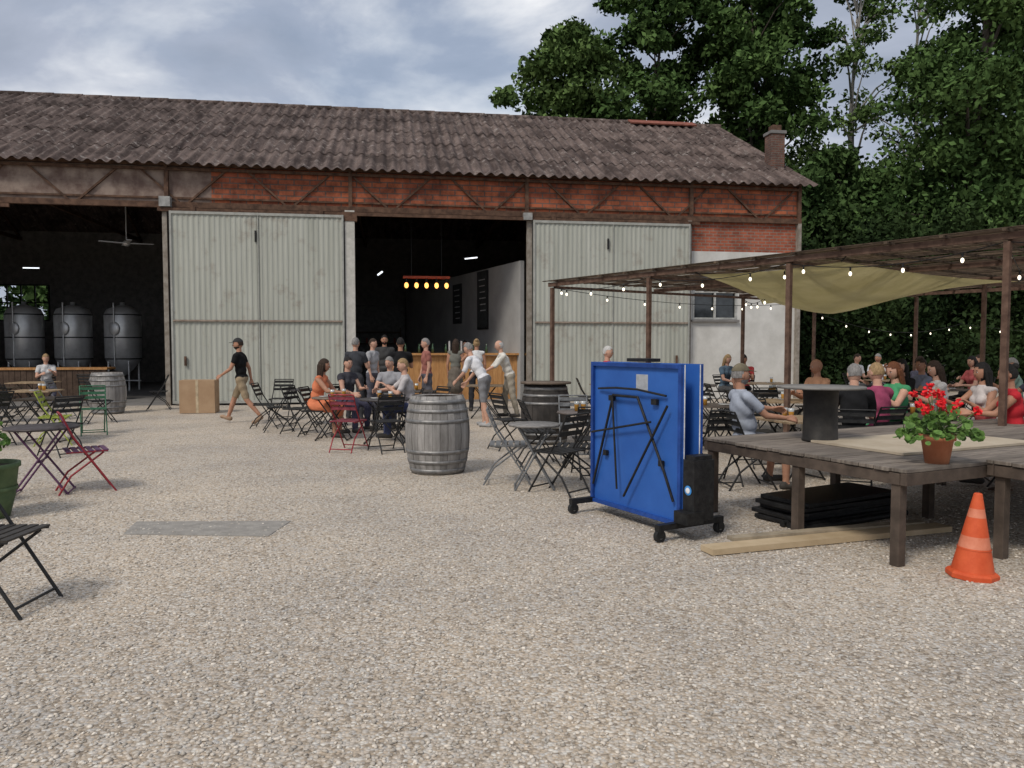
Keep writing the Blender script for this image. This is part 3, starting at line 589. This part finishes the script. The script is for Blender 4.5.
def remeshed(mb,vox,it):
    o=mb.obj('tmp'); r=o.modifiers.new('r','REMESH'); r.mode='VOXEL'; r.voxel_size=vox
    s=o.modifiers.new('s','SMOOTH'); s.factor=.5; s.iterations=it
    dg=bpy.context.evaluated_depsgraph_get(); ev=o.evaluated_get(dg); me=ev.to_mesh()
    V=np.empty(len(me.vertices)*3); me.vertices.foreach_get('co',V); F=[tuple(p.vertices) for p in me.polygons]; ev.to_mesh_clear()
    m_=o.data; bpy.data.objects.remove(o); bpy.data.meshes.remove(m_)
    return V.reshape(-1,3),F
hm=MB()
for i,(kx,ln) in enumerate(((.032,.072),(.011,.082),(-.010,.076),(-.030,.058))):
    hm.add(*caps((kx*.5,0,0),(kx,.088,0),.017,.0125,8),dummy)
    p=Vector((kx,.088,0)); an=R(-18-4*i)
    for k,fr in enumerate((.42,.32,.26)):
        q=p+Vector((kx*.12,math.cos(an),math.sin(an)))*ln*fr; hm.add(*caps(p,q,.0098-.001*k,.009-.001*k,8),dummy); p=q; an-=R(24)
hm.add(*caps((.01,.012,0),(.045,.045,-.008),.016,.012,8),dummy); hm.add(*caps((.045,.045,-.008),(.06,.075,-.016),.0115,.0105,8),dummy); hm.add(*caps((.06,.075,-.016),(.062,.1,-.024),.0105,.009,8),dummy)
HV,HF=remeshed(hm,.0048,2)
eyew=M('eye_white',(.5,.48,.46),.3,bump=0); eyed=M('eye_dark',(.02,.015,.01),.2,bump=0)
SK={'l':M('skin_light',(.50,.28,.20),.6,col2=(.60,.36,.26),scale=12,bump=.03),'t':M('skin_tan',(.36,.18,.11),.6,col2=(.45,.24,.16),scale=12,bump=.03)}
HR={'brown':(.035,.02,.012),'dark':(.012,.01,.009),'blond':(.30,.20,.10),'white':(.50,.49,.47),'grey':(.22,.21,.20),'red':(.14,.05,.02)}
def head(mb,T,sk,hc,style,beard=False,capc=None,glasses=False):
    hair=M('hair_'+hc,HR[hc],.7,scale=60,bump=.6,bs=120,st=(1,1,.25)); lip=M('lips',(.35,.1,.08))
    n,m=20,16
    def shape(x,y,z,k=1):
        X=x*.076*(1-(.28*max(0,-z)**1.6)); Y=y*(.098 if y>0 else .102); Z=z*.122
        if z<0 and y<0: Y*=1-.45*(-z)**1.2
        if z<0 and y>0: Y*=1-.10*(-z)
        if y>.6 and -.1<z<.25: Y-=.004*(1-abs(x)*1.5 if abs(x)>.2 else .2)
        return Vector((X*k,Y*k,Z*k))
    def sph(k,keep):
        vv=[];ff=[]
        for j in range(m+1):
            p=-math.pi/2+math.pi*j/m
            for i in range(n):
                a=6.28318*i/n; vv.append((math.cos(p)*math.cos(a),math.cos(p)*math.sin(a),math.sin(p)))
        for j in range(m):
            for i in range(n):
                q=(j*n+i,j*n+(i+1)%n,(j+1)*n+(i+1)%n,(j+1)*n+i); c=sum((Vector(vv[t]) for t in q),Vector())/4
                if keep(c): ff.append(q)
        return [shape(*v,k=k) for v in vv],ff
    v,f=sph(1,lambda c:True); mb.add(v,f,sk,True,T=T)
    mb.add([(-.014,.088,-.035),(.014,.088,-.035),(0,.118,-.03),(0,.094,.012),(0,.09,-.04)],[(0,1,2),(0,2,3),(1,3,2),(0,4,1)],sk,True,T=T)
    for s in (-1,1):
        mb.ell((0,0,0),(.013,.009,.0065),eyew,8,6,T=T@Matrix.Translation((s*.029,.083,.004))); mb.ell((0,0,0),(.006,.005,.006),eyed,8,6,T=T@Matrix.Translation((s*.029,.0895,.004)))
        mb.ell((0,0,0),(.018,.005,.004),hair,8,4,T=T@Matrix.Translation((s*.03,.089,.024))); mb.ell((0,0,0),(.009,.018,.028),sk,8,6,T=T@Matrix.Translation((s*.076,-.005,-.005)))
    mb.ell((0,0,0),(.022,.007,.006),lip,8,4,T=T@Matrix.Translation((0,.085,-.062)))
    if beard: v,f=sph(1.05,lambda c:c.z<-.38 and c.y>-.25 and not(abs(c.x)<.2 and -.56<c.z<-.5)); mb.add(v,f,hair,True,T=T)
    if style!='bald':
        lo={'short':-.25,'long':-.75,'bun':-.35,'pony':-.35,'balding':-.3}.get(style,-.25)
        if style=='balding': v,f=sph(1.06,lambda c:c.y<.1 and lo<c.z<.55)
        else: v,f=sph(1.08,lambda c:(c.z>.52-.1*abs(c.x)) or (c.y<.12 and c.z>lo) or (style=='long' and c.y<.35 and abs(c.x)>.55 and c.z>-.8))
        v=[p*(1+.035*math.sin(p.x*190+p.z*150)*math.sin(p.y*170)) for p in v]
        mb.add(v,f,hair,True,T=T)
    if style=='long':
        for i in range(9):
            a=math.pi*(1+i/8); x=.07*math.cos(a); y=.085*math.sin(a)-.01
            v,f=caps((x,y,.0),(x*1.15,y*.9-.02,-.23-.03*random.random()),.028,.016,7); mb.add(v,f,hair,True,T=T)
    if style=='bun': mb.ell((0,0,0),(.042,.042,.04),hair,T=T@Matrix.Translation((0,-.085,.085)))
    if style=='pony': v,f=caps((0,-.1,.04),(0,-.15,-.16),.03,.015,8); mb.add(v,f,hair,True,T=T)
    if capc:
        cm=M('cap_%d'%int(sum(capc)*1000),capc,.8); v,f=sph(1.14,lambda c:c.z>.36); mb.add(v,f,cm,True,T=T)
        mb.add([(-.07,.085,.048),(.07,.085,.048),(.055,.16,.035),(0,.18,.033),(-.055,.16,.035),(-.07,.085,.056),(.07,.085,.056),(.055,.16,.042),(0,.18,.041),(-.055,.16,.042)],[(0,1,2,3,4),(9,8,7,6,5),(0,5,6,1),(1,6,7,2),(2,7,8,3),(3,8,9,4),(4,9,5,0)],cm,T=T)
    if glasses:
        for s in (-1,1): mb.lathe([(.017,0),(.021,0),(.021,.003),(.017,.003)],eyed,n=12,T=T@Matrix.Translation((s*.03,.102,.002))@Matrix.Rotation(math.pi/2,4,'X'))
pc=[0]
def cloth(c): return M('cloth_%d_%d_%d'%tuple(int(v*1000) for v in c),tuple(v*.88 for v in c),.92,col2=tuple(min(.8,v*1.12+.002) for v in c),scale=9,bump=.5,bs=9,spec=.15)
def person(x,y,a,pose='stand',shirt=(.05,.05,.05),pants=(.06,.06,.08),sk='l',hair='brown',style='short',fem=False,sc_=1.,sleeve=.6,leg=2.,lean=None,armR=None,armL=None,skirt=0,belly=0,turn=0,nod=0,beard=False,capc=None,shoe=(.05,.045,.04),legs=None,chr_=True,glasses=False,name=None,z=0,chc=BK):
    pc[0]+=1; random.seed(pc[0]*13)
    P={'stand':dict(lean=2,legs=((2,3,4),(-3,3,5)),armR=(4,8,12,0),armL=(-2,8,16,0)),
       'walk':dict(lean=5,legs=((27,8,2),(-18,22,2)),armR=(-25,8,15,0),armL=(22,8,35,5)),
       'sit':dict(lean=6,legs=((84,84,8),(88,92,9)),armR=(38,10,52,18),armL=(32,12,60,22)),
       'bend':dict(lean=48,legs=((12,14,5),(-6,8,5)),armR=(35,8,25,8),armL=(42,8,20,8))}[pose]
    if pose=='sit' and armR is None and armL is None:
        j=random.uniform; armR=(38+j(-22,14),10,52+j(-20,35),18+j(-14,10)); armL=(34+j(-22,14),12,56+j(-20,45),20+j(-14,10))
        if turn==0: turn=random.uniform(-28,28)
        if nod==0: nod=random.uniform(-4,12)
    lean=P['lean'] if lean is None else lean; armR=armR or P['armR']; armL=armL or P['armL']; legs=legs or P['legs']
    la=R(lean); t=Vector((0,math.sin(la),math.cos(la))); tf=Vector((0,math.cos(la),-math.sin(la)))
    hip=Vector((0,0,0)); bones=[]; mb=MB()
    sw=.165 if fem else .185; hw=.092
    def B(p0,p1,r0,r1,tag): bones.append((Vector(p0),Vector(p1),r0,r1,tag)); mb.add(*caps(p0,p1,r0,r1),dummy)
    Tt=Matrix.Rotation(-la,4,'X')
    def E(c,rad,tag,rr): mb.ell(c,rad,dummy,14,10,T=Tt); bones.append((Vector(c)-Vector((rad[0]-rr,0,0)),Vector(c)+Vector((rad[0]-rr,0,0)),rr,rr,tag))
    E(hip+t*.0,(.165 if fem else .155,.12,.115),'pelvis',.11)
    E(hip+t*.16+tf*belly*.5,(.125 if fem else .145,.10+belly,.14),'torso',.1)
    E(hip+t*.34,(.15 if fem else .172,.112,.19),'torso',.11)
    if fem:
        for s in (-1,1): mb.ell(hip+t*.36+tf*.085+Vector((s*.065,0,0)),(.055,.05,.055),dummy,10,8)
    S=hip+t*.475
    B(S+Vector((-sw+.01,0,0)),S+Vector((sw-.01,0,0)),.055,.055,'torso'); B(S,S+t*.05,.09,.06,'torso')
    nd=R(lean*.55+nod*.4); hd=Vector((0,math.sin(nd),math.cos(nd))); nk=S+t*.045; hc=nk+hd*.185+Vector((0,.012,0)); B(nk,nk+hd*.14,.056,.05,'neck')
    low=9
    for s,(th,kn,ab) in zip((1,-1),legs):
        h0=hip+Vector((s*hw,0,-.03)); th_=R(th); ab_=R(ab); d=Vector((s*math.sin(ab_),math.sin(th_)*math.cos(ab_),-math.cos(th_)*math.cos(ab_))); k=h0+d*.43
        q=R(th-kn); d2=Vector((s*math.sin(ab_)*.2,math.sin(q),-math.cos(q))).normalized(); an=k+d2*.41
        cw=1.12 if leg>1 else 1.0
        B(h0,k,.088,.058*cw,'thigh%d'%s); B(k,k+d2*.16,.055*cw,.056*cw,'shin_a%d'%s); B(k+d2*.12,an,.056*cw,.037*cw,'shin%d'%s)
        fp=0 if kn<15 or pose!='walk' else R(-32)
        if pose=='walk' and th>15: fp=R(14)
        fd=Vector((s*.12,math.cos(fp),math.sin(fp))).normalized(); heel=an+Vector((0,-.035,0))-Vector((0,0,.045)); B(an,heel,.036,.036,'foot'); B(heel,heel+fd*.19-Vector((0,0,.006)),.036,.03,'foot')
        low=min(low,heel.z-.036,(heel+fd*.19).z-.034)
    hands=[]
    for s,(fa,ab,el,inn) in zip((1,-1),(armR,armL)):
        s0=S+Vector((s*sw,0,-.01)); fa_,ab_=R(fa),R(ab); d=Vector((s*math.sin(ab_),math.sin(fa_)*math.cos(ab_),-math.cos(fa_)*math.cos(ab_))); e_=s0+d*.285
        g=R(fa+el); i_=R(inn); d2=Vector((-s*math.sin(i_),math.sin(g)*math.cos(i_),-math.cos(g)*math.cos(i_))); w_=e_+d2*.245
        u=1.15 if sleeve>0 else 1.; B(s0,e_,.05*u,.04,'uarm%d'%s); B(e_,w_,.04,.026,'farm%d'%s); hands.append((s,w_,d2))
    if skirt>0:
        mid=Vector((0,0,0))
        for b in bones:
            if b[4].startswith('thigh'): mid+=b[1]*.5
        kk=hip+(mid-hip)*skirt
        if pose=='sit':
            mb.ell((hip+kk)/2+Vector((0,0,.0)),(.19,(kk-hip).length*.55+.06,.10),dummy); bones.append((hip,kk,.17,.18,'skirt'))
        else: B(hip,kk,.15,.2,'skirt')
    V,F=remeshed(mb,.0135,4)
    C=np.array([np.mean(V[list(f)],axis=0) for f in F]); best=np.full(len(C),9.); lab=np.zeros(len(C),int); tt=np.zeros(len(C))
    for i,(p0,p1,r0,r1,tag) in enumerate(bones):
        p=np.array(p0);d=np.array(p1)-p; u=np.clip(((C-p)@d)/max(d@d,1e-9),0,1); ds=np.linalg.norm(C-(p+u[:,None]*d),axis=1)-(r0+(r1-r0)*u)
        if tag=='skirt': ds-=.03
        k=ds<best; best[k]=ds[k]; lab[k]=i; tt[k]=u[k]
    skm=SK[sk]; sm=cloth(shirt); pm=cloth(pants); shm=M('shoe_%d'%int(sum(shoe)*1000),shoe,.7)
    out=MB(); im={m_:out.mi(m_) for m_ in (skm,sm,pm,shm)}; ids=[]
    for i in range(len(C)):
        tag=bones[lab[i]][4]; u=tt[i]; m_=skm
        if tag=='torso': m_=sm
        elif tag=='pelvis': m_=pm if ((Vector(C[i])-hip).dot(t)<.02) else sm
        elif tag=='skirt': m_=pm
        elif tag.startswith('thigh'): m_=pm if u<leg else skm
        elif tag.startswith('shin'): m_=pm if leg>1 else skm
        elif tag=='foot': m_=shm
        elif tag.startswith('uarm'): m_=sm if u<sleeve else skm
        elif tag.startswith('farm'): m_=sm if u<sleeve-1 else skm
        ids.append(im[m_])
    nv=len(V); cl=np.ones(nv,bool)
    for f,i_ in zip(F,ids):
        if i_==im[skm]:
            for q in f: cl[q]=False
    nr=np.zeros((nv,3))
    for f in F:
        a_=V[f[1]]-V[f[0]]; b_=V[f[-1]]-V[f[0]]; c_=np.cross(a_,b_)
        for q in f: nr[q]+=c_
    nr/=np.linalg.norm(nr,axis=1)[:,None]+1e-9
    V=V+nr*(cl*(.010+.005*np.sin(V[:,2]*37+V[:,0]*23+V[:,1]*19)))[:,None]
    out.add([tuple(v) for v in V],F,skm,True,mids=ids)
    head(out,Matrix.Translation(hc)@Matrix.Rotation(R(turn),4,'Z')@Matrix.Rotation(-R(lean*.4+nod),4,'X'),skm,hair,style,beard,capc,glasses)
    for s,w_,d in hands:
        th=Vector((-s*.5,.6,.5)); yv=d.normalized(); xv=(th-yv*th.dot(yv)).normalized(); zv=xv.cross(yv)
        if s>0: zv=-zv
        A=Matrix((( xv.x,yv.x,zv.x,w_.x),(xv.y,yv.y,zv.y,w_.y),(xv.z,yv.z,zv.z,w_.z),(0,0,0,1)))
        out.add([tuple(v) for v in HV],HF if s<0 else [f[::-1] for f in HF],skm,True,T=A)
    o=out.obj(name or ('woman' if fem else 'man'),(0,0,0),R(a-90))
    zz=-low*sc_ if pose!='sit' else .47+.10*sc_
    o.location=(x,y,zz+z); o.scale=(sc_,)*3
    if pose=='sit' and chr_:
        f=Vector((math.cos(R(a)),math.sin(R(a)),0)); chair(x+f.x*.03,y+f.y*.03,a,chc)
    return o
K=(.012,.012,.013)
person(-5.6,15.9,180,'walk',K,(.30,.23,.15),'t','brown','short',leg=.95,sleeve=.55,beard=True,capc=(.03,.03,.03),turn=15,shoe=(.3,.2,.13))
person(-3.5,13.6,-8,'sit',(.62,.20,.10),(.62,.20,.10),'t','brown','long',True,sleeve=0,leg=.6,skirt=.9,lean=16,name='woman')
person(-3.15,14.5,-35,'sit',(.05,.05,.06),(.05,.05,.08),'l','dark','pony',True,sleeve=.3)
person(-1.75,13.3,190,'sit',(.45,.42,.42),(.05,.06,.12),'l','blond','short',True,sleeve=.8,lean=12)
person(-2.35,14.9,-100,'sit',(.3,.3,.32),(.05,.05,.06),'l','grey','short',sleeve=.5)
person(-3.35,16.4,75,'stand',(.045,.048,.055),(.05,.05,.055),'l','grey','short',belly=.02,sleeve=.6,armR=(20,10,70,20))
person(-3.3,18.1,-20,'stand',(.35,.35,.36),(.08,.08,.1),'l','brown','short')
person(-3.3,19.9,-80,'stand',(.05,.05,.05),(.03,.03,.03),'t','dark','short',sc_=1.06,beard=True)
person(-2.35,16.2,100,'stand',K,(.04,.045,.07),'t','dark','short',armR=(25,10,80,20),sleeve=.6)
person(-1.95,17.6,200,'stand',(.30,.12,.1),(.1,.1,.12),'l','grey','short')
person(-1.42,19.3,80,'stand',(.16,.16,.14),(.14,.12,.10),'t','brown','long',True,sleeve=0,leg=.5,skirt=.75)
person(-.87,18.9,95,'stand',(.6,.6,.6),(.03,.03,.035),'t','blond','bun',True,sleeve=0,armL=(40,40,80,20))
person(-.55,15.3,155,'bend',(.68,.68,.70),(.20,.20,.21),'l','grey','short',True,sleeve=.9,leg=1.0,lean=34,shoe=(.3,.3,.3),armR=(15,8,25,8),armL=(20,8,30,8))
person(-.05,17.4,190,'bend',(.62,.60,.55),(.3,.27,.22),'l','white','balding',lean=22,sleeve=1.2)
person(-1.5,24.6,-90,'stand',(.1,.1,.1),K,'l','dark','short'); person(-.4,25,-100,'stand',(.25,.1,.1),K,'l','dark','pony',True)
person(1.62,13.2,-30,'stand',(.45,.06,.06),(.1,.1,.14),'l','white','short',True,sc_=.9)
person(-12.5,20.6,-60,'sit',(.5,.5,.5),(.1,.1,.14),'l','blond','short',True)
person(2.62,8.62,8,'sit',(.33,.36,.42),(.14,.14,.15),'t','grey','short',lean=-6,belly=.03,sleeve=.7,armR=(45,8,38,0),armL=(62,6,22,0),capc=(.13,.11,.07),beard=True,glasses=True,leg=.9)
person(4.9,12.2,-160,'sit',(.55,.30,.18),(.2,.18,.15),'t','grey','bald',sleeve=.6,belly=.02)
person(4.0,8.95,70,'sit',K,(.05,.05,.06),'l','grey','short',True,sleeve=.8,lean=10)
person(4.5,9.35,110,'sit',(.3,.06,.12),(.1,.1,.1),'l','blond','short',True,sleeve=.3)
person(5.1,10.1,195,'sit',(.07,.30,.14),(.07,.30,.14),'l','red','long',True,sleeve=.1,skirt=.9,leg=.5)
person(6.3,12.3,200,'sit',K,K,'l','dark','long',True); person(7.0,13.0,180,'sit',(.2,.22,.3),(.1,.1,.1),'t','brown','short')
person(6.1,10.9,170,'sit',(.6,.58,.55),(.1,.1,.12),'l','brown','long',True,sleeve=.2); person(5.95,9.6,185,'sit',(.55,.50,.48),(.45,.1,.1),'t','dark','long',True,sleeve=0,skirt=.9,leg=.6)
person(5.75,8.75,160,'sit',(.5,.03,.04),(.5,.03,.04),'t','dark','bun',True,sleeve=.1,skirt=.9,leg=.5)
person(9.1,20.4,-60,'sit',(.6,.6,.6),(.1,.1,.1),'l','brown','short'); person(9.9,20.8,-110,'sit',(.65,.65,.68),(.1,.1,.1),'t','grey','short')
person(5.35,19.3,-60,'sit',(.1,.15,.2),(.1,.1,.1),'l','blond','long',True); person(5.75,19.0,-120,'sit',(.4,.05,.05),K,'t','dark','short')
person(8.1,15.4,0,'sit',(.1,.1,.14),K,'l','brown','short'); person(9.6,15.9,185,'sit',(.5,.12,.12),K,'l','dark','long',True); person(8.9,13.5,150,'sit',(.2,.3,.25),K,'t','grey','short'); person(8.0,11.6,170,'sit',(.06,.06,.09),K,'t','brown','short'); person(11,18,200,'sit',(.4,.4,.2),K,'l','brown','short')
# ---------------------------------------------------------------- trees
def leafmat(n,a,b,isl=.4): return M(n,a,.6,col2=b,scale=.35,bump=0,isl=isl,lo=.38,hi=.62,matte=True)
LM=[leafmat('leaf_a',(.042,.078,.026),(.095,.155,.05)),leafmat('leaf_b',(.033,.062,.023),(.08,.13,.044)),leafmat('leaf_c',(.058,.10,.032),(.125,.185,.062)),leafmat('leaf_dark',(.017,.03,.013),(.042,.068,.025))]
bark=M('bark',(.06,.05,.04),.95,col2=(.13,.11,.09),scale=8,bump=.5); barkp=M('bark_pale',(.2,.19,.17),.9,col2=(.35,.33,.3),scale=5)
def leaves(C,s):
    n=len(C); a=rng.normal(size=(n,3)); a/=np.linalg.norm(a,axis=1)[:,None]; b=np.cross(a,rng.normal(size=(n,3))); b/=np.linalg.norm(b,axis=1)[:,None]
    k=s*(.55+.9*rng.random((n,1))); V=np.stack([C-a*k,C+b*k*.55,C+a*k,C-b*k*.55],1).reshape(-1,3); return V,np.arange(4*n).reshape(-1,4)
def tree(x,y,H,rad,z0,nc,nl,ls,mat,seed,bk=bark,cr=(.8,1.7),tr=.3,name='broadleaf_tree'):
    rs=np.random.default_rng(seed); E=empty(name,(x,y,0)); cen=[]
    ph=rs.random(6)*6.28
    for k in range(nc):
        h=rs.random()**.85; a=rs.random()*6.283; pr=math.sin(math.pi*(.14+.82*h))**.75*(.72+.35*math.sin(3*a+ph[0]+5*h)*math.sin(7*h+ph[1]))
        r=rad*pr*rs.random()**.45; cen.append((r*math.cos(a)+.4*math.sin(h*4+ph[2]),r*math.sin(a),z0+h*(H-z0-.6),rs.uniform(*cr)*(1.1-.45*h)))
    cen=np.array(cen); idx=rs.integers(0,nc,nl); d=rs.normal(size=(nl,3)); d/=np.linalg.norm(d,axis=1)[:,None]
    C=cen[idx,:3]+d*(cen[idx,3:]*(.35+.85*rs.random((nl,1))**.8))*np.array([1,1,.62]); C[:,2]-=.12*np.abs(d[:,0]*cen[idx,3])
    V,F=leaves(C,ls); npmesh('crown',V,F,mat,E)
    mb=MB(); pts=[Vector((.25*math.sin(i*.9+ph[3]),.25*math.sin(i*.7+ph[4]),H*.9*i/8)) for i in range(9)]; mb.path(pts,tr,bk,8,r1=.04)
    for k in range(0,nc,max(1,nc//34)):
        c=cen[k]; zb=max(z0*.6,c[2]-rs.uniform(1,3.5)); zb=min(zb,H*.85); b0=Vector((.2*math.sin(zb/H*7.2+ph[3]),.2*math.sin(zb/H*5.6+ph[4]),zb)); e_=Vector(c[:3]); mid=b0.lerp(e_,.5)+Vector((0,0,.4)); rr=tr*(1-zb/H)*.55+.02
        mb.tube(b0,mid,rr,bk,rr*.6,6); mb.tube(mid,e_,rr*.6,bk,.012,6)
    mb.obj('trunk',parent=E)
tree(3.7,46,20.8,5.0,6,110,36000,.17,LM[2],1); tree(8.8,47,25.5,6,6,130,38000,.18,LM[0],2); tree(14.2,46,25,5.4,5,120,36000,.18,LM[0],3)
tree(19.4,44,25,3.8,7,48,6500,.14,LM[2],4,barkp,(.6,1.2),.22,'birch_tree'); tree(22.0,42,24,3.0,7,40,5000,.14,LM[2],14,barkp,(.6,1.1),.2,'birch_tree')
tree(17.8,30,18.5,3.5,3,100,36000,.12,LM[0],5); tree(23.9,33,21,4.2,3,100,30000,.15,LM[1],6)
tree(16.2,38,11.5,4.5,3,80,22000,.16,LM[1],7); tree(13,34,9.5,3,1.5,70,16000,.14,LM[1],8); tree(28.5,38,21,5,3,80,20000,.18,LM[1],9); tree(23,37,12.5,5,2,80,22000,.16,LM[1],10)
def mass(name,x0,x1,y0,y1,H,nc,nl,ls,mat,seed):
    rs=np.random.default_rng(seed); c=np.stack([rs.uniform(x0,x1,nc),rs.uniform(y0,y1,nc),H*rs.random(nc)**.8,rs.uniform(.6,1.4,nc)],1); i=rs.integers(0,nc,nl); d=rs.normal(size=(nl,3)); d/=np.linalg.norm(d,axis=1)[:,None]
    C=c[i,:3]+d*c[i,3:]*(.4+.7*rs.random((nl,1))); C[:,2]=np.abs(C[:,2]); V,F=leaves(C,ls); npmesh(name,V,F,mat)
mass('shrub_thicket',10,30,26.5,31,6.0,210,85000,.10,LM[3],21); mass('distant_woods',-60,70,58,66,9,300,40000,.4,LM[1],22); mass('shrub_thicket',9.5,13,25.5,29,3.6,50,16000,.09,LM[3],23)
